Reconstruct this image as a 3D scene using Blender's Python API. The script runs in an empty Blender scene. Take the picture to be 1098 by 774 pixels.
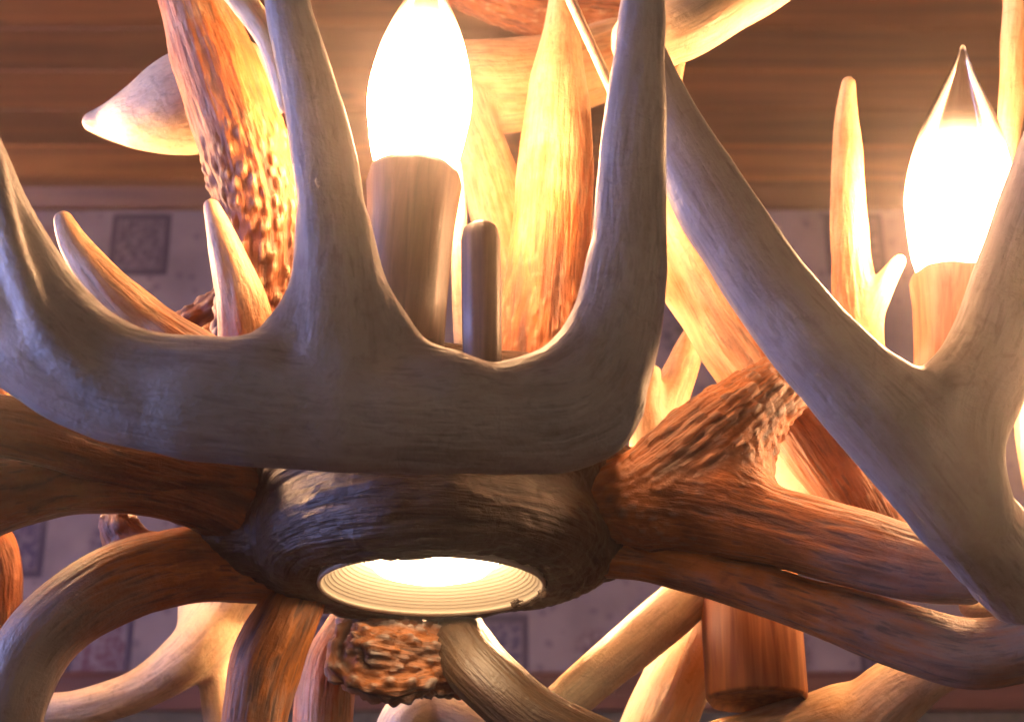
import bpy, bmesh, math, random
import numpy as np
from mathutils import Matrix, Vector

S = bpy.context.scene
COL = S.collection
# ------------------------------------------------------------ camera
PITCH = 23.0
HFOV = 35.0
CAM = Vector((0, 0, 1.45))
cd = bpy.data.cameras.new('camera'); cam = bpy.data.objects.new('camera', cd); COL.objects.link(cam)
cam.location = CAM; cam.rotation_euler = (math.radians(90 + PITCH), 0, 0)
cd.sensor_width = 36; cd.lens = 18 / math.tan(math.radians(HFOV / 2))
cd.clip_start = 0.02; cd.clip_end = 60
cd.dof.use_dof = True; cd.dof.focus_distance = 0.68; cd.dof.aperture_fstop = 16
S.camera = cam
PX = 2 * math.tan(math.radians(HFOV / 2)) / 1098.0
RC = Matrix.Rotation(math.radians(90 + PITCH), 3, 'X')
RCn = np.array(RC)

# ------------------------------------------------------------ world and lamps
w = bpy.data.worlds.new('World'); S.world = w; w.use_nodes = True
w.node_tree.nodes['Background'].inputs[0].default_value = (0.62, 0.66, 1.0, 1)
w.node_tree.nodes['Background'].inputs[1].default_value = 0.04
S.view_settings.view_transform = 'Standard'; S.view_settings.look = 'None'
S.view_settings.exposure = 0.08; S.view_settings.gamma = 1
S.cycles.max_bounces = 6; S.cycles.diffuse_bounces = 3; S.cycles.transparent_max_bounces = 12
S.cycles.caustics_reflective = False; S.cycles.caustics_refractive = False
S.cycles.sample_clamp_indirect = 4

def area(name, loc, target, size, power, color):
    l = bpy.data.lights.new(name, 'AREA'); l.energy = power; l.color = color; l.size = size
    o = bpy.data.objects.new(name, l); COL.objects.link(o); o.location = loc
    d = Vector(target) - Vector(loc); o.rotation_euler = d.to_track_quat('-Z', 'Y').to_euler()
    return o
area('window_light', (-2.3, .42, 2.0), (0, .62, 1.75), 1.0, 88, (0.38, 0.45, 1.0))
area('front_fill', (1.1, -2.1, 1.6), (0, .6, 1.75), 1.3, 10, (1.0, 0.80, 0.56))  # added fill from behind the camera, warms the antler fronts
def warm_point(name, loc, power, r=.05):
    l = bpy.data.lights.new(name, 'POINT'); l.energy = power; l.color = (1, .50, .22); l.shadow_soft_size = r
    o = bpy.data.objects.new(name, l); COL.objects.link(o); o.location = loc
warm_point('ceiling_fill', (-2.4, 2.1, 2.2), 30)  # this pair is added warm fill for the ceiling, out of view
warm_point('ceiling_fill', (2.4, 2.1, 2.2), 30)
BULB = 115.0         # emission of the candle bulbs' glass

# ------------------------------------------------------------ helpers
def P(px, py, d):
    """camera-frame point (x right, y up, z towards the viewer) for a picture position at depth d"""
    return np.array([(px - 549) * PX * d, -(py - 387) * PX * d, -d])
def toworld(v):
    return np.asarray(v) @ RCn.T + np.array(CAM)
def W(px, py, d):
    return Vector(toworld(P(px, py, d)))

def mesh(name, verts, faces, mat, parent=None, smooth=True):
    me = bpy.data.meshes.new(name)
    me.from_pydata([tuple(map(float, v)) for v in verts], [], [tuple(int(i) for i in f) for f in faces])
    me.materials.append(mat)
    if smooth: me.polygons.foreach_set('use_smooth', [True] * len(me.polygons))
    me.update()
    o = bpy.data.objects.new(name, me); COL.objects.link(o)
    if parent: o.parent = parent
    return o

def surface_nets(F, org, h):
    nx, ny, nz = F.shape
    ins = F < 0
    corners = [(i, j, k) for i in (0, 1) for j in (0, 1) for k in (0, 1)]
    def sub(A, c): return A[c[0]:nx - 1 + c[0], c[1]:ny - 1 + c[1], c[2]:nz - 1 + c[2]]
    cnt = sum(sub(ins, c).astype(np.int8) for c in corners)
    act = (cnt > 0) & (cnt < 8)
    idx = -np.ones(act.shape, np.int64); ii = np.argwhere(act); idx[act] = np.arange(len(ii))
    acc = np.zeros((len(ii), 3)); n = np.zeros(len(ii))
    for a in range(8):
        for b in range(a + 1, 8):
            ca, cb = np.array(corners[a]), np.array(corners[b])
            if np.abs(ca - cb).sum() != 1: continue
            fa = F[ii[:, 0] + ca[0], ii[:, 1] + ca[1], ii[:, 2] + ca[2]]
            fb = F[ii[:, 0] + cb[0], ii[:, 1] + cb[1], ii[:, 2] + cb[2]]
            m = (fa < 0) != (fb < 0)
            t = np.where(m, fa / np.where(m, fa - fb, 1), 0)
            acc += m[:, None] * (ca + t[:, None] * (cb - ca)); n += m
    V = (ii + acc / n[:, None]) * h + org
    faces = []
    for ax in range(3):
        u, v = [(1, 2), (2, 0), (0, 1)][ax]
        sl0 = [slice(1, -1)] * 3; sl1 = [slice(1, -1)] * 3
        sl0[ax] = slice(0, F.shape[ax] - 1); sl1[ax] = slice(1, F.shape[ax])
        a = ins[tuple(sl0)]; b = ins[tuple(sl1)]
        off = np.array([1, 1, 1]); off[ax] = 0
        for sgn, m in ((1, a & ~b), (-1, ~a & b)):
            q = np.argwhere(m) + off
            if len(q) == 0: continue
            du = np.zeros(3, int); du[u] = 1; dv = np.zeros(3, int); dv[v] = 1
            c = [q - du - dv, q - dv, q, q - du]
            c = [idx[x[:, 0], x[:, 1], x[:, 2]] for x in c]
            if sgn < 0: c = c[::-1]
            faces.append(np.stack(c, 1))
    faces = np.concatenate(faces)
    return V, faces

def catmull(pts, seg):
    pts = np.array(pts, float); n = len(pts)
    out = []
    for i in range(n - 1):
        p0 = pts[max(i - 1, 0)]; p1 = pts[i]; p2 = pts[i + 1]; p3 = pts[min(i + 2, n - 1)]
        for t in np.linspace(0, 1, seg, endpoint=False):
            out.append(.5 * ((2 * p1) + (-p0 + p2) * t + (2 * p0 - 5 * p1 + 4 * p2 - p3) * t * t + (-p0 + 3 * p1 - 3 * p2 + p3) * t ** 3))
    out.append(pts[-1]); return np.array(out)

def noise3(p, seed=0):
    """smooth value noise, -1..1"""
    p = np.asarray(p, float); i = np.floor(p).astype(np.int64); f = p - i; f = f * f * (3 - 2 * f)
    def hsh(a):
        n = (a[:, 0] * 374761393 + a[:, 1] * 668265263 + a[:, 2] * 2147483647 + seed * 974711) & 0xffffffff
        n = ((n ^ (n >> 13)) * 1274126177) & 0xffffffff
        return ((n ^ (n >> 16)) & 0xffff) / 32767.5 - 1
    r = 0
    for a in (0, 1):
        for b in (0, 1):
            for c in (0, 1):
                wgt = (f[:, 0] if a else 1 - f[:, 0]) * (f[:, 1] if b else 1 - f[:, 1]) * (f[:, 2] if c else 1 - f[:, 2])
                r = r + wgt * hsh(i + np.array([a, b, c]))
    return r

def worley3(p, seed=0):
    p = np.asarray(p, float); i = np.floor(p).astype(np.int64); best = np.full(len(p), 9.0)
    def hs(a, k):
        n = (a[:, 0] * 374761393 + a[:, 1] * 668265263 + a[:, 2] * 2147483647 + (seed * 31 + k) * 974711) & 0xffffffff
        n = ((n ^ (n >> 13)) * 1274126177) & 0xffffffff
        return ((n ^ (n >> 16)) & 0xffff) / 65535.0
    for a in (-1, 0, 1):
        for b in (-1, 0, 1):
            for c in (-1, 0, 1):
                q = i + np.array([a, b, c]); f = np.stack([hs(q, 1), hs(q, 2), hs(q, 3)], 1)
                best = np.minimum(best, ((q + f - p) ** 2).sum(1))
    return np.sqrt(best)

ANT = 0
def antler(chains, mat, parent, label=None, fill=(), cut=None, flat=1.0, k=14, vox=3.6, name='antler', amp=1.0):
    """chains: lists of (px, py, depth, radius_px, bark).  Round-cone chains are blended to ONE skin (smooth
    union), meshed, grooved along each chain, and stored in metres at their real depth."""
    global ANT; ANT += 1
    dref = chains[0][0][2]
    h = vox * PX * dref; kk = k * PX * dref
    C = []; NF = len(chains)
    for ch in list(chains) + list(fill):
        q = catmull(ch, 8)
        xyz = np.array([P(a[0], a[1], a[2]) for a in q]); r = np.maximum(q[:, 3], 1.5) * PX * q[:, 2]
        C.append((xyz, r, q[:, 4]))
    zr = -dref
    def sq(x):
        x = x.copy(); x[:, 2] = zr + (x[:, 2] - zr) / flat; return x
    C = [(sq(x), r, b) for x, r, b in C]
    allp = np.concatenate([np.concatenate([x - r[:, None], x + r[:, None]]) for x, r, b in C])
    lo = allp.min(0) - 3 * h; hi = allp.max(0) + 3 * h
    n = np.ceil((hi - lo) / h).astype(int) + 1
    ax = [lo[i] + np.arange(n[i]) * h for i in range(3)]
    F = None
    for x, r, b in C:
        D = np.full(n, 1.0, np.float32)
        for i in range(len(x) - 1):
            a, c = x[i], x[i + 1]; rm = max(r[i], r[i + 1]) + kk * 1.5 + 2 * h
            l = np.minimum(a, c) - rm; u = np.maximum(a, c) + rm
            s = [slice(max(0, int((l[j] - lo[j]) / h)), min(n[j], int((u[j] - lo[j]) / h) + 2)) for j in range(3)]
            X = ax[0][s[0]][:, None, None]; Y = ax[1][s[1]][None, :, None]; Z = ax[2][s[2]][None, None, :]
            e = c - a; ee = max(e @ e, 1e-12)
            t = np.clip(((X - a[0]) * e[0] + (Y - a[1]) * e[1] + (Z - a[2]) * e[2]) / ee, 0, 1)
            d = np.sqrt((X - a[0] - t * e[0]) ** 2 + (Y - a[1] - t * e[1]) ** 2 + (Z - a[2] - t * e[2]) ** 2) - (r[i] + t * (r[i + 1] - r[i]))
            v = D[tuple(s)]; np.minimum(v, d, out=v)
        if F is None: F = D
        else:
            hh = np.clip(.5 + .5 * (F - D) / kk, 0, 1)
            F = F * (1 - hh) + D * hh - kk * hh * (1 - hh)
    if cut:
        gx, gy, gz = np.meshgrid(ax[0], ax[1], ax[2], indexing='ij')
        F = np.maximum(F, -cut(toworld(np.stack([gx, gy, gz], -1))))
    F[0] = F[-1] = 1; F[:, 0] = F[:, -1] = 1; F[:, :, 0] = F[:, :, -1] = 1
    V, faces = surface_nets(F, lo, h)
    # flow coordinates along the chains
    C = C[:NF]; N = len(V); best = np.full((len(C), N), 9.0); flow = np.zeros((len(C), N, 3)); bark = np.zeros((len(C), N))
    for ci, (x, r, b) in enumerate(C):
        T = np.gradient(x, axis=0); T /= np.linalg.norm(T, axis=1)[:, None] + 1e-9
        ref = np.array([0, 0, 1.0]) if abs(T[0][2]) < .9 else np.array([1.0, 0, 0])
        U = []; u = ref
        for t in T:
            u = u - t * (u @ t); u /= np.linalg.norm(u) + 1e-9; U.append(u)
        U = np.array(U); Wv = np.cross(T, U)
        arc = np.concatenate([[0], np.cumsum(np.linalg.norm(np.diff(x, axis=0), axis=1))])
        for i in range(len(x) - 1):
            e = x[i + 1] - x[i]; ee = max(e @ e, 1e-12)
            rel = V - x[i]; t = np.clip(rel @ e / ee, 0, 1)
            dv = rel - t[:, None] * e; d = np.linalg.norm(dv, axis=1) - (r[i] + t * (r[i + 1] - r[i]))
            m = d < best[ci]
            tm = t[m]
            uu = U[i] * (1 - tm[:, None]) + U[i + 1] * tm[:, None]; ww = Wv[i] * (1 - tm[:, None]) + Wv[i + 1] * tm[:, None]
            best[ci][m] = d[m]
            al = arc[i] + tm * (arc[i + 1] - arc[i])
            flow[ci][m] = np.stack([al, (dv[m] * uu).sum(1), (dv[m] * ww).sum(1)], 1) + ci * np.array([0.3, 0, 0])
            bark[ci][m] = b[i] * (1 - tm) + b[i + 1] * tm
    # each vertex takes the streaks of its chains, weighted by nearness
    wgt = np.exp(-(best - best.min(0)) / (kk * .35)); wgt /= wgt.sum(0)
    bk = (wgt * bark).sum(0)
    st = np.zeros(N); pe = np.zeros(N)
    for ci in range(len(C)):
        f = flow[ci]
        st += wgt[ci] * (.6 * noise3(f * [28, 190, 190], ANT) + .4 * noise3(f * [60, 420, 420], ANT + 7))
        if bk.max() > .75: pe += wgt[ci] * (1.0 - 1.9 * worley3(f * [140, 275, 275], ANT + 3))
    so = np.sort(wgt, 0); conf = np.clip((so[-1] - so[-2]) * 1.15, 0, 1) if NF > 1 else np.ones(N)
    dom = wgt.argmax(0); fl = flow[dom, np.arange(N)]
    # displacement normal to the skin
    vn = np.zeros((N, 3))
    fn = np.cross(V[faces[:, 2]] - V[faces[:, 0]], V[faces[:, 3]] - V[faces[:, 1]])
    for j in range(4): np.add.at(vn, faces[:, j], fn)
    vn /= np.linalg.norm(vn, axis=1)[:, None] + 1e-12
    big = noise3(V * 55, ANT + 11)
    disp = amp * (big * .0007 + st * (.00035 + .0011 * np.clip(bk, 0, 1)) + np.clip(pe, -.25, .7) * .0030 * np.clip((bk - .75) * 4, 0, 1))
    V = V + vn * disp[:, None]
    V[:, 2] = zr + (V[:, 2] - zr) * flat
    me = bpy.data.meshes.new(name)
    me.from_pydata(toworld(V).tolist(), [], faces.tolist())
    me.materials.append(mat); me.polygons.foreach_set('use_smooth', [True] * len(me.polygons))
    for nm, arr in (('bark', bk), ('streak', st), ('pearl', pe), ('conf', conf)):
        at = me.attributes.new(nm, 'FLOAT', 'POINT'); at.data.foreach_set('value', arr.astype(np.float32))
    at = me.attributes.new('flow', 'FLOAT_VECTOR', 'POINT'); at.data.foreach_set('vector', (fl + [ANT * .77, 0, 0]).astype(np.float32).ravel())
    me.update()
    o = bpy.data.objects.new(name, me); COL.objects.link(o); o.parent = parent
    if label: o['label'] = label
    return o

# ------------------------------------------------------------ materials
def newmat(name):
    m = bpy.data.materials.new(name); m.use_nodes = True; nt = m.node_tree
    return m, nt, nt.nodes['Principled BSDF']
def nd(nt, t, **kw):
    n = nt.nodes.new(t)
    for a, b in kw.items(): setattr(n, a, b)
    return n
def mixc(nt, fac, a, b, mode='MIX'):
    n = nd(nt, 'ShaderNodeMix', data_type='RGBA', blend_type=mode)
    for s, v in ((0, fac), (6, a), (7, b)):
        if hasattr(v, 'links'): nt.links.new(v, n.inputs[s])
        else: n.inputs[s].default_value = v
    return n.outputs[2]
def math_(nt, op, a, b=0.0, clamp=False):
    n = nd(nt, 'ShaderNodeMath', operation=op, use_clamp=clamp)
    for s, v in ((0, a), (1, b)):
        if hasattr(v, 'links'): nt.links.new(v, n.inputs[s])
        else: n.inputs[s].default_value = v
    return n.outputs[0]
def ramp(nt, fac, stops):
    n = nd(nt, 'ShaderNodeValToRGB'); nt.links.new(fac, n.inputs[0])
    el = n.color_ramp.elements
    while len(el) < len(stops): el.new(.5)
    for e, (p, c) in zip(el, stops): e.position = p; e.color = (*c, 1)
    return n.outputs[0]

def antler_mat(name, ivory, brown, dark, rough=.45, grey=0):
    m, nt, b = newmat(name)
    A = lambda s: nd(nt, 'ShaderNodeAttribute', attribute_name=s)
    bark = A('bark').outputs['Fac']; flow = A('flow').outputs['Vector']; stv = A('streak').outputs['Fac']; pe = A('pearl').outputs['Fac']
    mp = nd(nt, 'ShaderNodeMapping'); mp.inputs['Scale'].default_value = (55, 420, 420); nt.links.new(flow, mp.inputs[0])
    n1 = nd(nt, 'ShaderNodeTexNoise'); n1.inputs['Scale'].default_value = 1; n1.inputs['Detail'].default_value = 5; nt.links.new(mp.outputs[0], n1.inputs[0])
    geo = nd(nt, 'ShaderNodeNewGeometry')
    n2 = nd(nt, 'ShaderNodeTexNoise'); n2.inputs['Scale'].default_value = 38; n2.inputs['Detail'].default_value = 6; n2.inputs['Roughness'].default_value = .6
    nt.links.new(geo.outputs['Position'], n2.inputs[0])
    n3 = nd(nt, 'ShaderNodeTexNoise'); n3.inputs['Scale'].default_value = 420; n3.inputs['Detail'].default_value = 3
    nt.links.new(geo.outputs['Position'], n3.inputs[0])
    cf = A('conf').outputs['Fac']
    n1f = math_(nt, 'ADD', math_(nt, 'MULTIPLY', math_(nt, 'SUBTRACT', n1.outputs[0], .5), cf), .5)
    # how brown: bark plus streaks plus blotches
    t = math_(nt, 'ADD', bark, math_(nt, 'MULTIPLY', math_(nt, 'SUBTRACT', n2.outputs[0], .5), 1.1))
    t = math_(nt, 'ADD', t, math_(nt, 'MULTIPLY', math_(nt, 'SUBTRACT', n1f, .5), .9), True)
    c = ramp(nt, t, [(0.0, ivory), (.32, tuple(.6 * x + .4 * y for x, y in zip(ivory, brown))), (.66, brown), (1, tuple(.45 * x + .55 * y for x, y in zip(brown, dark)))])
    # dark grooves
    g = ramp(nt, math_(nt, 'ADD', math_(nt, 'MULTIPLY', stv, -.9), .35), [(.35, (0, 0, 0)), (.8, (1, 1, 1))])
    gm = math_(nt, 'MULTIPLY', g, math_(nt, 'ADD', math_(nt, 'MULTIPLY', bark, .8), .12), True)
    c = mixc(nt, gm, c, (*dark, 1))
    ln = ramp(nt, n1f, [(.33, (1, 1, 1)), (.45, (0, 0, 0))])
    c = mixc(nt, math_(nt, 'MULTIPLY', ln, math_(nt, 'ADD', math_(nt, 'MULTIPLY', bark, .5), .30, True), True), c, (*dark, 1))
    n5 = nd(nt, 'ShaderNodeTexNoise'); n5.inputs['Scale'].default_value = 95; n5.inputs['Detail'].default_value = 8; n5.inputs['Roughness'].default_value = .7; n5.inputs['Distortion'].default_value = .8
    nt.links.new(geo.outputs['Position'], n5.inputs[0])
    sp = ramp(nt, n5.outputs[0], [(.30, (1, 1, 1)), (.46, (0, 0, 0))])
    c = mixc(nt, math_(nt, 'MULTIPLY', sp, .38), c, (*[x * .8 + .2 * y for x, y in zip(dark, brown)], 1))
    # pale worn knobs
    pk = ramp(nt, pe, [(.22, (0, 0, 0)), (.6, (1, 1, 1))])
    pm = math_(nt, 'MULTIPLY', pk, math_(nt, 'MULTIPLY', math_(nt, 'SUBTRACT', bark, .72, True), 2.6, True), True)
    c = mixc(nt, pm, c, (*[x * .8 for x in ivory], 1))
    nt.links.new(c, b.inputs['Base Color'])
    rr = nd(nt, 'ShaderNodeMapRange'); nt.links.new(n2.outputs[0], rr.inputs[0]); rr.inputs[3].default_value = rough - .12; rr.inputs[4].default_value = rough + .2
    nt.links.new(math_(nt, 'ADD', rr.outputs[0], math_(nt, 'MULTIPLY', bark, .18), True), b.inputs['Roughness'])
    b.inputs['Subsurface Weight'].default_value = .12; b.inputs['Subsurface Radius'].default_value = (.006, .003, .0015); b.inputs['Subsurface Scale'].default_value = 1
    hgt = math_(nt, 'ADD', math_(nt, 'MULTIPLY', n1f, math_(nt, 'ADD', math_(nt, 'MULTIPLY', bark, .8), .22)), math_(nt, 'ADD', math_(nt, 'MULTIPLY', n3.outputs[0], .12), math_(nt, 'MULTIPLY', n5.outputs[0], .30)))
    bp = nd(nt, 'ShaderNodeBump'); bp.inputs['Strength'].default_value = .8; bp.inputs['Distance'].default_value = .003
    nt.links.new(hgt, bp.inputs['Height']); nt.links.new(bp.outputs[0], b.inputs['Normal'])
    return m
M_grey = antler_mat('grey_antler', (.33, .30, .275), (.22, .17, .14), (.085, .060, .045), .36)
M_warm = antler_mat('tan_antler', (.64, .42, .235), (.42, .130, .028), (.060, .016, .006), .42)
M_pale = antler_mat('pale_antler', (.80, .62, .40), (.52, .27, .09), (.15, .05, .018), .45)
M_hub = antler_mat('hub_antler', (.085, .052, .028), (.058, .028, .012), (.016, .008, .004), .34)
M_dark = antler_mat('dark_antler', (.27, .205, .175), (.46, .140, .024), (.022, .007, .003), .34)

M_umber = antler_mat('umber_antler', (.20, .115, .06), (.22, .068, .012), (.018, .006, .003), .30)

def wood(name, c1, c2, scale, axis=0, rough=.5, bump=.3):
    m, nt, b = newmat(name)
    tc = nd(nt, 'ShaderNodeTexCoord'); mp = nd(nt, 'ShaderNodeMapping'); nt.links.new(tc.outputs['Object'], mp.inputs[0])
    sc = [scale] * 3; sc[axis] = scale * .07; mp.inputs['Scale'].default_value = sc
    n = nd(nt, 'ShaderNodeTexNoise'); n.inputs['Scale'].default_value = 1; n.inputs['Detail'].default_value = 6; n.inputs['Distortion'].default_value = .6
    nt.links.new(mp.outputs[0], n.inputs[0])
    c = ramp(nt, n.outputs[0], [(.32, c1), (.66, c2)])
    nt.links.new(c, b.inputs['Base Color']); b.inputs['Roughness'].default_value = rough
    bp = nd(nt, 'ShaderNodeBump'); bp.inputs['Strength'].default_value = bump; bp.inputs['Distance'].default_value = .001
    nt.links.new(n.outputs[0], bp.inputs['Height']); nt.links.new(bp.outputs[0], b.inputs['Normal'])
    return m, nt, b, c
M_sleeve = wood('sleeve_wood', (.035, .021, .016), (.10, .058, .042), 260, 2)[0]

# ------------------------------------------------------------ the room
def struct(name, verts, faces, m):
    o = mesh(name, verts, faces, m, smooth=False); o['kind'] = 'structure'; return o
def box(x0, x1, y0, y1, z0, z1):
    v = [(x, y, z) for x in (x0, x1) for y in (y0, y1) for z in (z0, z1)]
    return v, [(0, 1, 3, 2), (4, 6, 7, 5), (0, 4, 5, 1), (2, 3, 7, 6), (0, 2, 6, 4), (1, 5, 7, 3)]
WD = 3.0                                              # distance of the papered wall
def elev(py): return math.tan(math.radians(PITCH) + math.atan((387 - py) * PX))
ZT = CAM.z + elev(226) * WD                           # top of the wallpaper
ZB = CAM.z + elev(722) * WD                           # foot of the wallpaper
ZC = CAM.z + elev(196) * (WD - .03)                   # ceiling
# ceiling boards
mc, nt, b, c = wood('ceiling_board', (.21, .072, .013), (.44, .165, .036), 30, 0, .45, .2)
info = nd(nt, 'ShaderNodeAttribute', attribute_name='shade')
sh = nd(nt, 'ShaderNodeMapRange'); nt.links.new(info.outputs['Fac'], sh.inputs[0]); sh.inputs[3].default_value = .55; sh.inputs[4].default_value = 1.25
cc = nd(nt, 'ShaderNodeVectorMath', operation='SCALE'); nt.links.new(c, cc.inputs[0]); nt.links.new(sh.outputs[0], cc.inputs['Scale'])
# a few dark knots
tc = nd(nt, 'ShaderNodeTexCoord'); vo = nd(nt, 'ShaderNodeTexVoronoi'); mpp = nd(nt, 'ShaderNodeMapping'); mpp.inputs['Scale'].default_value = (2.2, 5.0, 2)
nt.links.new(tc.outputs['Object'], mpp.inputs[0]); nt.links.new(mpp.outputs[0], vo.inputs['Vector']); vo.inputs['Scale'].default_value = 1
kn = ramp(nt, vo.outputs['Distance'], [(.04, (1, 1, 1)), (.10, (0, 0, 0))])
nt.links.new(mixc(nt, kn, cc.outputs[0], (.05, .017, .006, 1)), b.inputs['Base Color'])
verts, faces, shades = [], [], []
random.seed(4); y = -1.5
while y < WD + .05:
    wdt = .135
    v = [(-3.2, y, ZC + .02), (-3.2, y, ZC + .006), (-3.2, y + .006, ZC), (-3.2, y + wdt - .006, ZC), (-3.2, y + wdt, ZC + .006), (-3.2, y + wdt, ZC + .02)]
    k = len(verts); verts += v + [(-a[0], a[1], a[2]) for a in v]; faces += [(k + i, k + i + 1, k + i + 7, k + i + 6) for i in range(5)]
    shades += [random.random()] * 12; y += wdt
verts += [(-3.2, -1.5, ZC + .03), (3.2, -1.5, ZC + .03), (3.2, WD + .1, ZC + .03), (-3.2, WD + .1, ZC + .03)]; faces.append(tuple(len(verts) - 4 + i for i in range(4))); shades += [.2] * 4
ce = struct('ceiling', verts, faces, mc)
at = ce.data.attributes.new('shade', 'FLOAT', 'POINT'); at.data.foreach_set('value', shades)

# wallpaper with rows of printed quilt squares
mw, nt, b = newmat('wallpaper')
tc = nd(nt, 'ShaderNodeTexCoord'); sep = nd(nt, 'ShaderNodeSeparateXYZ'); nt.links.new(tc.outputs['Object'], sep.inputs[0])
PW = .185
X0 = (150 - 549) * PX * WD / math.cos(math.radians(PITCH) + math.atan((387 - 262) * PX)) * math.cos(math.atan((387 - 262) * PX)) 
Z0 = CAM.z + elev(262) * WD
ux = math_(nt, 'ADD', math_(nt, 'DIVIDE', math_(nt, 'SUBTRACT', sep.outputs[0], X0), PW), .5)
uz = math_(nt, 'ADD', math_(nt, 'DIVIDE', math_(nt, 'SUBTRACT', sep.outputs[2], Z0), PW * 1.15), .5)
fx = math_(nt, 'ABSOLUTE', math_(nt, 'SUBTRACT', math_(nt, 'FRACT', ux), .5)); fz = math_(nt, 'ABSOLUTE', math_(nt, 'SUBTRACT', math_(nt, 'FRACT', uz), .5))
mx = math_(nt, 'MAXIMUM', fx, fz)
ix = math_(nt, 'FLOOR', ux); iz = math_(nt, 'FLOOR', uz)
cb = nd(nt, 'ShaderNodeCombineXYZ'); nt.links.new(ix, cb.inputs[0]); nt.links.new(iz, cb.inputs[1])
wn = nd(nt, 'ShaderNodeTexWhiteNoise', noise_dimensions='3D'); nt.links.new(cb.outputs[0], wn.inputs['Vector'])
chk = math_(nt, 'MODULO', math_(nt, 'ABSOLUTE', math_(nt, 'ADD', ix, iz)), 2)
nz = nd(nt, 'ShaderNodeTexNoise'); nz.inputs['Scale'].default_value = 75; nz.inputs['Detail'].default_value = 3; nt.links.new(tc.outputs['Object'], nz.inputs[0])
nb = nd(nt, 'ShaderNodeTexNoise'); nb.inputs['Detail'].default_value = 6; nb.inputs['Scale'].default_value = 11; nt.links.new(tc.outputs['Object'], nb.inputs[0])
base = mixc(nt, nb.outputs[0], (.12, .10, .105, 1), (.42, .35, .345, 1))
sqc = ramp(nt, wn.outputs[0], [(0, (.02, .02, .09)), (.4, (.14, .018, .03)), (.7, (.015, .04, .06)), (1, (.06, .02, .09))])
motif = ramp(nt, nz.outputs[0], [(.42, (0, 0, 0)), (.56, (1, 1, 1))])
frame = ramp(nt, mx, [(.26, (0, 0, 0)), (.265, (1, 1, 1)), (.33, (1, 1, 1)), (.335, (0, 0, 0))])
inner = ramp(nt, mx, [(.25, (1, 1, 1)), (.255, (0, 0, 0))])
rad = math_(nt, 'ADD', math_(nt, 'SQRT', math_(nt, 'ADD', math_(nt, 'MULTIPLY', fx, fx), math_(nt, 'MULTIPLY', fz, fz))), math_(nt, 'MULTIPLY', nz.outputs[0], .25))
flo = ramp(nt, rad, [(.30, (1, 1, 1)), (.38, (0, 0, 0))])
sq1 = mixc(nt, math_(nt, 'MULTIPLY', inner, motif, True), base, sqc)
sq1 = mixc(nt, math_(nt, 'MULTIPLY', inner, .25), sq1, (.07, .07, .13, 1))
sq1 = mixc(nt, math_(nt, 'MULTIPLY', frame, .9), sq1, (.02, .010, .045, 1))
fl1 = mixc(nt, math_(nt, 'MULTIPLY', math_(nt, 'MULTIPLY', flo, motif), .85), base, sqc)
v2 = nd(nt, 'ShaderNodeTexVoronoi'); v2.inputs['Scale'].default_value = 26; nt.links.new(tc.outputs['Object'], v2.inputs['Vector'])
sprig = ramp(nt, math_(nt, 'ADD', v2.outputs['Distance'], math_(nt, 'MULTIPLY', nz.outputs[0], .35)), [(.34, (1, 1, 1)), (.42, (0, 0, 0))])
allc = mixc(nt, chk, sq1, fl1)
allc = mixc(nt, math_(nt, 'MULTIPLY', sprig, .55), allc, (.06, .045, .085, 1))
nt.links.new(allc, b.inputs['Base Color']); b.inputs['Roughness'].default_value = .6
struct('wall', *box(-3.2, 3.2, WD, WD + .1, ZB - .02, ZC + .02), mw)
mt = wood('trim_wood', (.13, .048, .014), (.24, .10, .03), 40, 0, .45)[0]
struct('crown_moulding', [(x, yy, zz) for x in (-3.2, 3.2) for yy, zz in ((WD - .001, ZT), (WD - .018, ZT), (WD - .03, ZT + .03), (WD - .034, ZC - .012), (WD - .045, ZC - .003), (WD - .001, ZC - .003))],
       [(i, (i + 1) % 6, (i + 1) % 6 + 6, i + 6) for i in range(6)] + [(0, 1, 2, 3, 4, 5), (11, 10, 9, 8, 7, 6)], mt)
mr = wood('rail_wood', (.11, .045, .035), (.19, .085, .06), 40, 0, .45)[0]
zb = ZB
struct('wall_rail', [(x, yy, zz) for x in (-3.2, 3.2) for yy, zz in ((WD - .001, zb), (WD - .02, zb), (WD - .03, zb - .012), (WD - .018, zb - .045), (WD - .022, zb - .07), (WD - .001, zb - .07))],
       [(i, (i + 1) % 6, (i + 1) % 6 + 6, i + 6) for i in range(6)] + [(0, 1, 2, 3, 4, 5), (11, 10, 9, 8, 7, 6)], mr)
mg, nt, b = newmat('lower_wall_plaster')
nz = nd(nt, 'ShaderNodeTexNoise'); nz.inputs['Scale'].default_value = 60; nz.inputs['Detail'].default_value = 4
tc = nd(nt, 'ShaderNodeTexCoord'); nt.links.new(tc.outputs['Object'], nz.inputs[0])
nt.links.new(ramp(nt, nz.outputs[0], [(.3, (.06, .055, .04)), (.7, (.16, .14, .10))]), b.inputs['Base Color']); b.inputs['Roughness'].default_value = .8
struct('lower_wall', *box(-3.2, 3.2, WD, WD + .1, -.02, ZB - .022), mg)
mf = wood('floor_wood', (.12, .06, .03), (.25, .13, .06), 20, 0, .4)[0]
struct('floor', [(-3.2, -3, 0), (3.2, -3, 0), (3.2, WD + .1, 0), (-3.2, WD + .1, 0)], [(0, 1, 2, 3)], mf)

# ------------------------------------------------------------ the chandelier
ch = bpy.data.objects.new('antler_chandelier', None); COL.objects.link(ch); ch.location = (0, 0, 0)
ch['label'] = 'chandelier of interlocked deer antlers with lit candle bulbs and a round downlight beneath'
ch['category'] = 'chandelier'

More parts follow.
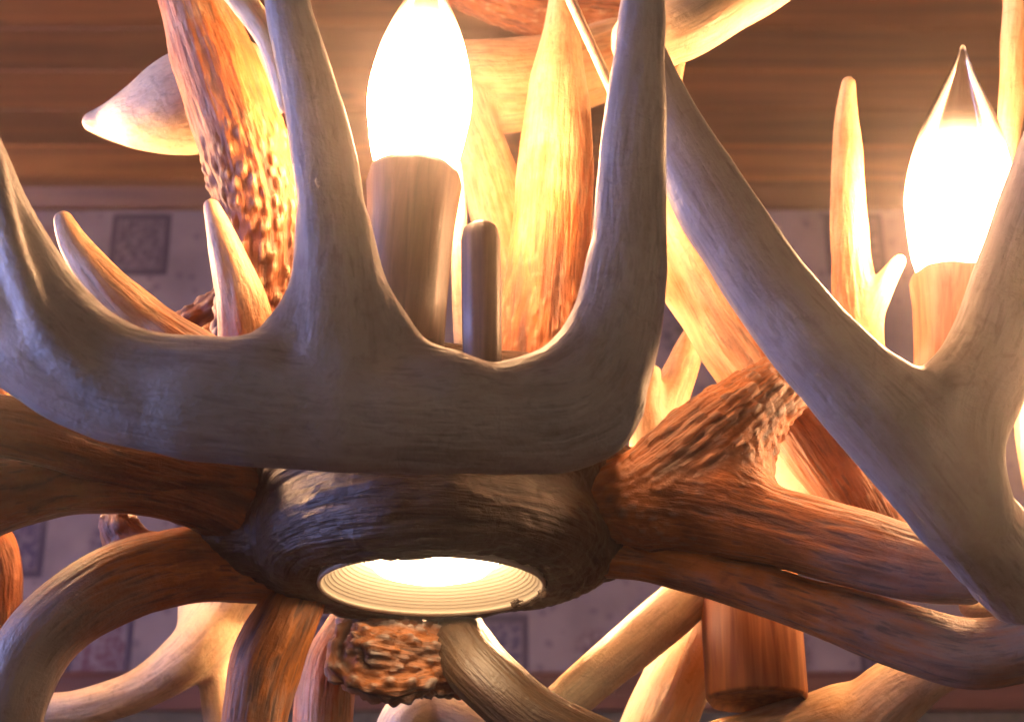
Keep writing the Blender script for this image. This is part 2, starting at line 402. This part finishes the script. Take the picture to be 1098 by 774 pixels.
# --- candle lamps -----------------------------------------------------------
def glass_mat(hot, name, zlo, zhi):
    """clear candle bulb that glows round its filament and is clear towards the tip"""
    m, nt, b = newmat(name); nt.nodes.remove(b); out = nt.nodes['Material Output']
    tc = nd(nt, 'ShaderNodeTexCoord'); sep = nd(nt, 'ShaderNodeSeparateXYZ'); nt.links.new(tc.outputs['Object'], sep.inputs[0])
    mr = nd(nt, 'ShaderNodeMapRange', interpolation_type='SMOOTHSTEP'); nt.links.new(sep.outputs[2], mr.inputs[0])
    mr.inputs[1].default_value = zlo; mr.inputs[2].default_value = zhi; mr.inputs[3].default_value = 1; mr.inputs[4].default_value = 0
    em = nd(nt, 'ShaderNodeEmission'); em.inputs[0].default_value = (1, .53, .25, 1)
    st = math_(nt, 'MULTIPLY', math_(nt, 'POWER', mr.outputs[0], 3.0), hot); nt.links.new(st, em.inputs[1])
    tr = nd(nt, 'ShaderNodeBsdfTransparent'); tr.inputs[0].default_value = (.93, .9, .86, 1)
    gl = nd(nt, 'ShaderNodeBsdfGlossy'); gl.inputs['Roughness'].default_value = .04
    lw = nd(nt, 'ShaderNodeLayerWeight'); lw.inputs[0].default_value = .35
    mx = nd(nt, 'ShaderNodeMixShader'); nt.links.new(math_(nt, 'ADD', math_(nt, 'MULTIPLY', lw.outputs['Fresnel'], .8), .05, True), mx.inputs[0])
    nt.links.new(tr.outputs[0], mx.inputs[1]); nt.links.new(gl.outputs[0], mx.inputs[2])
    ad = nd(nt, 'ShaderNodeAddShader'); nt.links.new(mx.outputs[0], ad.inputs[0]); nt.links.new(em.outputs[0], ad.inputs[1])
    nt.links.new(ad.outputs[0], out.inputs[0]); return m
m_fil, nt, b = newmat('filament'); b.inputs['Emission Color'].default_value = (1, .7, .4, 1); b.inputs['Emission Strength'].default_value = 200; b.inputs['Base Color'].default_value = (.1, .1, .1, 1)
m_brass, nt, b = newmat('brass'); b.inputs['Base Color'].default_value = (.55, .36, .12, 1); b.inputs['Metallic'].default_value = 1; b.inputs['Roughness'].default_value = .3

def lathe(name, prof, mat, parent, loc, n=40, axis=None, jitter=None, smooth=True):
    v, f = [], []
    for i, (r, z) in enumerate(prof):
        for j in range(n):
            a = 2 * math.pi * j / n; rr = r * (1 + (jitter(a, z) if jitter else 0))
            v.append((rr * math.cos(a), rr * math.sin(a), z))
    for i in range(len(prof) - 1):
        for j in range(n): f.append((i * n + j, i * n + (j + 1) % n, (i + 1) * n + (j + 1) % n, (i + 1) * n + j))
    o = mesh(name, v, f, mat, parent, smooth); o.location = loc
    if axis is not None: o.rotation_euler = Vector(axis).to_track_quat('Z', 'Y').to_euler()
    return o
def flame(R, H):
    pts = [(0.0, 0), (.62, .001), (.72, .03), (.84, .10), (.93, .20), (1, .31), (.97, .42), (.86, .54), (.68, .66), (.46, .77), (.27, .86), (.14, .93), (.085, .965), (.06, .985), (0.0, 1)]
    q = catmull([(a * R, b * H, 0) for a, b in pts], 4); return [(max(0, a[0]), a[1]) for a in q]
HOTS = {}
def candle(px, py_top, py_bot, d, wpx, bulb_w, bulb_h, label, axis=(0, 0, 1), hot=BULB, clear=.55, mat=None):
    """wood sleeve from py_bot up to py_top with a flame bulb above"""
    s = PX * d; base = W(px, py_bot, d); top = W(px, py_top, d)
    h = (py_bot - py_top) * s / math.cos(math.radians(PITCH)); r = wpx / 2 * s
    loc = W(px, py_top, d) - Vector(axis).normalized() * h; R2 = r * .9
    sl = lathe('candle_sleeve', [(0.0, 0), (R2 * .92, 0), (R2 * .94, h * .3), (R2, h * .7), (r, h * .97), (r * .97, h), (r * .75, h + .0005), (r * .7, h - .004), (0, h - .004)], mat or M_sleeve, ch, loc,
               axis=axis, jitter=lambda a, z: .025 * math.sin(5 * a + 2) + .015 * math.sin(11 * a + z * 40))
    if label: sl['label'] = label
    R = bulb_w / 2 * s; H = bulb_h * s / math.cos(math.radians(PITCH))
    m = glass_mat(hot, 'bulb_glass', H * .18, H * clear)
    bl = lathe('bulb', flame(R, H), m, sl, (0, 0, h), n=36)
    # filament, inside the glass and under the bulb's own sleeve
    v, f = [], []; n = 60
    for i in range(n):
        t = i / (n - 1); a = t * 2 * math.pi * 7; c = Vector((math.cos(a) * R * .10 + (t - .5) * R * .5, math.sin(a) * R * .10, h + H * .36 + .001 * math.sin(t * 3)))
        for j in range(4):
            b2 = j * math.pi / 2; v.append(c + Vector((0, math.cos(b2), math.sin(b2))) * .0004)
    for i in range(n - 1):
        for j in range(4): f.append((i * 4 + j, i * 4 + (j + 1) % 4, (i + 1) * 4 + (j + 1) % 4, (i + 1) * 4 + j))
    mesh('filament', v, f, m_fil, sl)
    return sl
candle(444, 189, 372, .72, 102, 114, 262, 'brown wooden candle sleeve with a blazing bulb, behind the big grey antler', clear=.95, axis=(.04, 0, 1))
candle(1026, 301, 400, .80, 98, 116, 278, 'pinkish wooden candle sleeve with a clear tipped bulb at the right', axis=(.13, 0, 1), clear=.74, mat=wood('pink_sleeve_wood', (.26, .10, .055), (.46, .22, .13), 260, 2)[0])
# unseen candles: one off right, then two added behind hub to light rear antlers
candle(1175, 470, 560, .74, 90, 108, 240, None, hot=130)
candle(580, 610, 640, .865, 62, 66, 165, None, hot=260)
candle(340, 610, 640, .865, 62, 66, 165, None, hot=260)

# --- hub with the downlight ------------------------------------------------
hc = W(463, 560, .76); s = PX * .76
R = 121 * PX * .715
dl = W(463, 628, .715)
def pix(wp):
    v = RCn.T @ (np.array(wp) - np.array(CAM)); d = -v[2]
    return 549 + v[0] / (PX * d), 387 - v[1] / (PX * d), d
def wchain(pts):           # (world point, radius in metres, bark)
    out = []
    for p, r, b in pts:
        x, y, d = pix(p); out.append((x, y, d, r / (PX * d), b))
    return out
ring = wchain([((dl.x + (R + .0080) * math.cos(a), dl.y + (R + .0080) * math.sin(a), dl.z + .0175), .0185 + .0015 * math.sin(3 * a + 1), .8) for a in np.linspace(0, 2 * math.pi, 13)])
dome = wchain([((dl.x + (R * .74) * math.cos(a), dl.y + (R * .74) * math.sin(a), dl.z + .064), .038 + .006 * math.sin(2 * a + .7), .7) for a in np.linspace(0, 2 * math.pi, 13)])
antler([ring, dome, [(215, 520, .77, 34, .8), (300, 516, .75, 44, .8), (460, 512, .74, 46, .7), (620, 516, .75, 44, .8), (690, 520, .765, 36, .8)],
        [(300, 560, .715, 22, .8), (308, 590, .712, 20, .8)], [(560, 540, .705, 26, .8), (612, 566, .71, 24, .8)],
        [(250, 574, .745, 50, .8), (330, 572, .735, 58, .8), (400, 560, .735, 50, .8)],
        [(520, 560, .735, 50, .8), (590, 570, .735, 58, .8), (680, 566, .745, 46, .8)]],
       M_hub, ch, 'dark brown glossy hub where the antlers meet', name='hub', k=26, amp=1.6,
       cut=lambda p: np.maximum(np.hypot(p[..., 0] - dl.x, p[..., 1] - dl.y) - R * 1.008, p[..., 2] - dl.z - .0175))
m_can, nt, b = newmat('downlight_reflector'); b.inputs['Base Color'].default_value = (.80, .66, .50, 1); b.inputs['Roughness'].default_value = .45
m_rim, nt, b = newmat('downlight_rim'); b.inputs['Base Color'].default_value = (.62, .50, .38, 1); b.inputs['Roughness'].default_value = .4; b.inputs['Metallic'].default_value = .2
prof = [(R * .985, -.0005)]
for i in range(11):
    t = i / 11; z = .0008 + t * .0135; rr = R * (.975 - .30 * t); prof += [(rr, z), (rr - R * .007, z + .0002), (rr - R * .019, z + .0011)]
can = lathe('downlight', [(R * .99, .006), (R * 1.012, .003), (R * 1.016, 0), (R * 1.0, -.0012), (R * .975, 0)], m_rim, ch, dl, n=96)
can['label'] = 'round pale downlight with a ribbed reflector, glowing under the hub'
lathe('reflector', prof, m_can, can, (0, 0, 0), n=96)
m_lens, nt, b = newmat('lamp_lens'); b.inputs['Emission Color'].default_value = (1, .72, .42, 1); b.inputs['Emission Strength'].default_value = 14
lathe('lamp_lens', [(0, .003), (R * .30, .004), (R * .50, .007), (R * .62, .0125), (R * .66, .0152)], m_lens, can, (0, 0, 0), n=64)

sp_ = bpy.data.lights.new('downlight_beam', 'SPOT'); sp_.energy = 0.5; sp_.color = (1, .66, .36); sp_.spot_size = math.radians(158); sp_.spot_blend = .6; sp_.shadow_soft_size = R * .5
so_ = bpy.data.objects.new('downlight_beam', sp_); COL.objects.link(so_); so_.location = dl + Vector((0, 0, .0022))
G, B, PL, DK = M_grey, M_warm, M_pale, M_dark
# --- antlers -----------------------------------------------------------------
# big grey one in front
antler([[(-80, -120, .60, 22, 0), (-68, 20, .59, 30, 0), (-48, 150, .58, 44, 0), (-8, 268, .575, 60, 0), (46, 356, .57, 66, 0), (125, 410, .565, 64, .05), (230, 429, .56, 66, .1), (340, 440, .56, 64, .15), (440, 448, .562, 60, .2), (540, 449, .57, 59, .2), (606, 440, .575, 58, .2), (648, 400, .58, 50, .15),
         (668, 335, .585, 43, .1), (675, 260, .59, 39, .1), (678, 160, .59, 36, .05), (686, 60, .595, 28, 0), (692, -40, .60, 20, 0)],
        [(299, -60, .60, 18, 0), (312, 20, .595, 25, 0), (335, 110, .59, 31, 0), (354, 210, .58, 36, 0), (362, 300, .57, 44, .05), (362, 390, .563, 56, .1), (362, 438, .56, 58, .15)]],
       G, ch, 'large smooth grey antler curving across the front with upright tines', flat=.62, k=16, vox=3.4,
       fill=[[(-8, 170, .572, 8, 0), (18, 285, .560, 13, 0), (64, 376, .5545, 15, 0), (140, 432, .5525, 12, 0), (230, 455, .553, 8, 0)],
        [(330, 120, .588, 9, 0), (338, 210, .575, 12, 0), (346, 300, .564, 13, 0), (340, 375, .5555, 12, 0), (290, 425, .554, 8, 0)],
        [(352, 245, .578, 31, 0), (345, 312, .572, 36, 0), (311, 377, .565, 43, 0), (262, 418, .56, 54, .05), (210, 428, .56, 62, .05)],
        [(366, 250, .577, 30, 0), (380, 322, .572, 40, .05), (424, 394, .566, 44, .1), (478, 432, .564, 54, .15)],
        [(668, 290, .588, 36, .1), (652, 350, .583, 42, .1), (620, 402, .577, 48, .15), (580, 438, .573, 56, .2)],
        [(590, 462, .575, 38, .2), (644, 462, .574, 29, .2), (662, 436, .577, 27, .15)],
        [(-30, 350, .575, 40, 0), (40, 394, .572, 38, 0), (120, 428, .568, 42, .05)]])
# grey forked one at the right
antler([[(690, 60, .655, 26, 0), (716, 128, .645, 32, 0), (764, 214, .635, 42, 0), (828, 312, .625, 46, .05), (896, 392, .615, 50, .1), (968, 470, .610, 56, .15), (1026, 540, .615, 52, .2), (1076, 600, .645, 50, .2), (1116, 646, .69, 44, .3), (1150, 700, .72, 40, .3)],
        [(1150, 80, .655, 26, 0), (1116, 200, .645, 38, 0), (1084, 300, .635, 41, .05), (1054, 390, .625, 46, .1), (1020, 460, .615, 56, .15), (1030, 540, .615, 50, .2)]],
       G, ch, 'smooth grey antler fork at the right in front of the clear tipped bulb', flat=.66, k=16,
       fill=[[(930, 420, .620, 46, .1), (972, 448, .615, 54, .15), (1010, 450, .615, 56, .15), (1050, 420, .620, 48, .1), (1078, 350, .627, 40, .1)]])
# bark-brown antler at the upper left with its pale tines
antler([[(188, -70, .80, 36, .55), (208, 0, .79, 38, .55), (238, 85, .78, 46, .62), (266, 170, .77, 47, .88), (282, 250, .765, 46, 1), (278, 330, .765, 44, 1), (262, 400, .765, 44, .9)],
        [(227, 222, .735, 8, .05), (240, 262, .735, 17, .1), (258, 320, .735, 27, .3), (268, 380, .74, 34, .5)]],
       B, ch, 'rough bark brown antler with knobbly pearling at the upper left', k=9, vox=2.6)
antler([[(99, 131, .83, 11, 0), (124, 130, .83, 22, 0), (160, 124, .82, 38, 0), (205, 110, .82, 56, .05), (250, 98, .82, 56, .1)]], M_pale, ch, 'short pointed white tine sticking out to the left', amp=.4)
antler([[(68, 236, .70, 10, .0), (84, 268, .695, 18, .1), (116, 308, .69, 24, .3), (160, 348, .69, 28, .5), (214, 385, .69, 30, .6), (280, 420, .735, 30, .7)]], B, ch, 'yellow lit tine lying inside the left curve of the grey antler')
antler([[(262, 310, .80, 18, .9), (215, 345, .80, 22, .95), (160, 385, .80, 24, .9)]], B, ch, 'brown ridged tine crossing low behind the grey antler')
antler([[(232, -30, .68, 14, 0), (262, 4, .68, 15, 0), (290, 46, .675, 14, 0), (310, 110, .67, 13, 0)]], PL, ch, 'slim white tine at the top beside the grey antler', amp=.5)
# behind the left bulb
antler([[(604, -40, .84, 8, .1), (602, 20, .83, 17, .15), (598, 110, .82, 34, .3), (594, 210, .81, 42, .55), (588, 300, .80, 46, .8), (580, 400, .79, 50, .9)]], B, ch, 'tall lit tine with orange streaks between the bulb and the right tine')
antler([[(446, 84, .92, 36, .45), (520, 92, .92, 50, .4), (590, 84, .93, 46, .35), (660, 60, .95, 40, .3)],
        [(500, 120, .90, 30, .3), (530, 210, .88, 32, .5), (552, 300, .87, 34, .6), (560, 390, .87, 36, .6)]], B, ch, 'orange lit antler passing behind the brightest bulb')
antler([[(490, 176, .76, 6, 0), (491, 220, .755, 9, 0), (494, 300, .75, 10, .0), (498, 380, .74, 11, .0), (502, 430, .74, 12, .1)]], PL, ch, 'thin cream tine standing against the candle sleeve', amp=.3)
antler([[(586, -60, .74, 7, 0), (612, 0, .735, 6, 0), (640, 62, .73, 6, 0), (662, 110, .73, 6, 0)]], PL, ch, 'very thin pale tine slanting behind the right tine', amp=.2)
antler([[(400, -70, 1.0, 26, .8), (520, -10, 1.0, 30, .9), (600, 14, 1.0, 30, .9), (700, 20, 1.0, 28, .8)]], B, ch, 'dark brown ridged antler high behind the bulbs')
lathe('cut_stub', [(0, 0), (.0078, 0), (.0082, .03), (.0082, .062), (.0072, .0675), (.0045, .070), (0, .0705)], M_sleeve, ch, W(518, 406, .655), axis=(-.02, 0, 1), jitter=lambda a, z: .04 * math.sin(3 * a) + .02 * math.sin(9 * a))['label'] = 'shaded grey brown stub beside the candle sleeve'
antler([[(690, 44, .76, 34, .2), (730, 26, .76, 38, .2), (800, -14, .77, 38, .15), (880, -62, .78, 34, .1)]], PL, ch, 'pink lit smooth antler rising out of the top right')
antler([[(724, 60, .78, 12, .1), (712, 110, .78, 16, .2), (704, 180, .78, 20, .3)]], B, ch, 'short lit tine just right of the grey antler')
# right, behind the grey fork
antler([[(700, 150, .80, 30, .1), (728, 235, .79, 36, .2), (782, 330, .78, 44, .4), (838, 410, .77, 48, .55), (888, 474, .765, 50, .7), (930, 540, .76, 46, .8), (950, 590, .76, 42, .8)],
        [(705, 300, .79, 8, .1), (740, 340, .79, 14, .2), (790, 400, .785, 22, .4), (840, 440, .78, 30, .5)]], B, ch, 'orange lit grooved antler descending behind the grey fork')
antler([[(744, 352, .84, 8, .15), (734, 385, .835, 17, .35), (716, 430, .83, 22, .2), (700, 480, .82, 26, .2)],
        [(700, 400, .82, 9, .1), (694, 440, .815, 15, .1), (700, 490, .81, 20, .2)]], B, ch, 'small bright tines between the two grey antlers')
antler([[(910, 90, .85, 7, .0), (908, 130, .85, 13, .05), (909, 200, .845, 18, .35), (913, 280, .84, 22, .55), (920, 350, .84, 26, .6), (925, 420, .84, 28, .6)],
        [(964, 280, .83, 8, 0), (950, 302, .83, 12, 0), (932, 340, .835, 16, .15), (922, 400, .84, 20, .3)]], B, ch, 'upright pointed tine with a small side tine behind the fork', k=8)
antler([[(1092, -60, .84, 15, .1), (1090, 10, .84, 15, .15), (1086, 90, .84, 14, .2), (1080, 170, .84, 12, .2)]], B, ch, 'narrow orange tine at the upper right edge')
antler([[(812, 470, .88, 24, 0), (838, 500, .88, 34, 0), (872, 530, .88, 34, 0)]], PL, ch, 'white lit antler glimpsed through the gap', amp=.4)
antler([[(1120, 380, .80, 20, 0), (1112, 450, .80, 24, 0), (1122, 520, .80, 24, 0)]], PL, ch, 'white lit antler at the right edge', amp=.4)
# brown fork coming out of the hub to the right
antler([[(620, 545, .74, 40, .75), (680, 540, .725, 42, .90), (760, 548, .71, 46, .84), (850, 570, .695, 42, .65), (940, 594, .68, 42, .45), (1000, 608, .672, 38, .25), (1034, 614, .668, 34, .15)],
        [(690, 530, .725, 42, .84), (744, 488, .722, 50, .86), (808, 436, .73, 40, .90), (880, 380, .76, 28, .9)]], DK, ch, 'burnt orange bark antler fork running right from the hub', k=26, vox=3.0,
       fill=[[(700, 545, .718, 40, .8), (780, 520, .712, 40, .8), (800, 470, .73, 30, .8)]])
antler([[(620, 596, .735, 22, .5), (700, 604, .72, 22, .6), (800, 628, .70, 26, .6), (890, 656, .69, 30, .5), (980, 686, .68, 36, .35), (1050, 700, .675, 38, .2), (1130, 684, .67, 38, .1)]], DK, ch, 'long dark brown antler sweeping to the lower right')
antler([[(1040, 650, .76, 12, 0), (1080, 650, .76, 14, 0), (1140, 640, .76, 16, 0)]], PL, ch, 'white lit tine end at the right edge', amp=.3)
# left of the hub
antler([[(-90, 560, .70, 50, .4), (-20, 532, .70, 48, .5), (70, 518, .71, 36, .6), (160, 520, .72, 34, .75), (240, 542, .73, 36, .8), (300, 575, .74, 44, .7)]], M_umber, ch, 'dark brown ridged antler coming in from the left edge')
antler([[(-40, 450, .68, 34, .2), (30, 462, .685, 34, .3), (110, 484, .70, 32, .6), (200, 504, .72, 30, .7), (300, 520, .745, 32, .6)]], M_umber, ch, 'brown antler tucked under the big grey antler')
antler([[(285, 612, .745, 34, .5), (215, 606, .735, 40, .65), (140, 620, .72, 43, .5), (80, 652, .71, 41, .2), (34, 700, .70, 40, 0), (6, 765, .69, 40, -.1), (-4, 840, .69, 38, -.1)],
        [(160, 600, .735, 26, .9), (130, 574, .74, 22, .9), (128, 556, .745, 18, .9)]], DK, ch, 'grey and orange antler arching down to the lower left', k=14)
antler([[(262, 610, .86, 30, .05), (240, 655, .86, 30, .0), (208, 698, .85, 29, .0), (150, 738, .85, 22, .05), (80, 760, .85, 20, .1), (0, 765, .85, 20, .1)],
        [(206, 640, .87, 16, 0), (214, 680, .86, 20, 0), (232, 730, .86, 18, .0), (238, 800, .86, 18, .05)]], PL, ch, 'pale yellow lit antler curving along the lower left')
antler([[(-20, 560, .84, 22, .7), (2, 610, .84, 22, .7), (0, 700, .84, 22, .7)]], B, ch, 'orange antler end at the left edge')
antler([[(-14, 420, .80, 18, .5), (0, 436, .80, 14, .5), (6, 470, .8, 16, .5)]], B, ch, 'orange tine tip at the left edge beneath the grey antler')
antler([[(330, 615, .75, 28, .6), (308, 660, .74, 34, .7), (284, 715, .735, 38, .55), (272, 780, .73, 34, .4), (270, 840, .73, 32, .3)]], DK, ch, 'dark brown antler dropping below the hub on the left')
antler([[(372, 676, .80, 26, .6), (352, 720, .79, 30, .6), (346, 780, .78, 32, .5), (346, 850, .78, 32, .5)]], B, ch, 'orange brown antler stem hanging at the bottom')
# the burr
antler([[(478, 712, .775, 36, 1), (440, 702, .77, 38, 1), (405, 696, .765, 40, 1)],
        [(376, 672, .765, 14, 1), (362, 700, .76, 14, 1), (374, 724, .755, 14, 1), (400, 736, .75, 14, 1), (430, 738, .75, 13, 1), (456, 732, .755, 12, 1)]], DK, ch, 'rough knobbly burr of a cut antler base under the downlight', k=10, vox=3, amp=1.5)
antler([[(462, 615, .84, 34, .3), (484, 672, .79, 34, .35), (518, 722, .75, 34, .45), (576, 772, .735, 34, .5), (660, 815, .73, 34, .5)]], M_hub, ch, 'streaked grey brown antler curving right from under the downlight')
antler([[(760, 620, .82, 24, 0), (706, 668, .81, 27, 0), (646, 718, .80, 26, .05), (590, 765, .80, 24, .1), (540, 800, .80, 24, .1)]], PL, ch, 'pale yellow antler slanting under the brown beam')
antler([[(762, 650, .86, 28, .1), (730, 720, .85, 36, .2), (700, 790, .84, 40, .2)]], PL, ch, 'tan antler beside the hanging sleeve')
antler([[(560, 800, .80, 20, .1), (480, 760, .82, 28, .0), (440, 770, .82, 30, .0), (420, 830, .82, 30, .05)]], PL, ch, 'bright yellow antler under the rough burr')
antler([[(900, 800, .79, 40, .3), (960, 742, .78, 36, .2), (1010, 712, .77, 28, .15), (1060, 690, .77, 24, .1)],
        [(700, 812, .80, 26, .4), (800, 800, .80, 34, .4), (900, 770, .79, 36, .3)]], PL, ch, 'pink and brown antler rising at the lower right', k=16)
lathe('hanging_sleeve', [(0, .004), (.021, .003), (.0235, 0), (.025, .002), (.0252, .03), (.0245, .075), (0, .08)], M_warm if False else wood('orange_wood', (.18, .045, .012), (.50, .21, .07), 200, 2)[0], ch, W(812, 752, .79), axis=(.0, .05, 1), jitter=lambda a, z: .02 * math.sin(6 * a))['label'] = 'orange brown wood grained sleeve hanging beneath the beam'

# ------------------------------------------------------------ the rest of the chandelier's own ring of bulbs, beyond the frame
for i, (px, py, d) in enumerate([(180, -330, .95), (760, -330, 1.05), (-115, 330, .85)]):
    candle(px, py, py + 150, d, 92, 108, 250, None, hot=(150, 150, 190)[i])

# ------------------------------------------------------------ room-wide volume added to give the bulbs a soft halo
hv, hf = box(-3.4, 3.4, -3.2, WD + .3, -1.0, ZC + .3)
m_h = bpy.data.materials.new('halo_volume'); m_h.use_nodes = True; nt = m_h.node_tree; nt.nodes.remove(nt.nodes['Principled BSDF'])
pv = nt.nodes.new('ShaderNodeVolumePrincipled'); pv.inputs['Color'].default_value = (.94, .86, .86, 1); pv.inputs['Density'].default_value = .050
pv.inputs['Anisotropy'].default_value = .90
nt.links.new(pv.outputs[0], nt.nodes['Material Output'].inputs['Volume'])
hz = mesh('halo_haze', hv, hf, m_h, smooth=False); hz['kind'] = 'stuff'
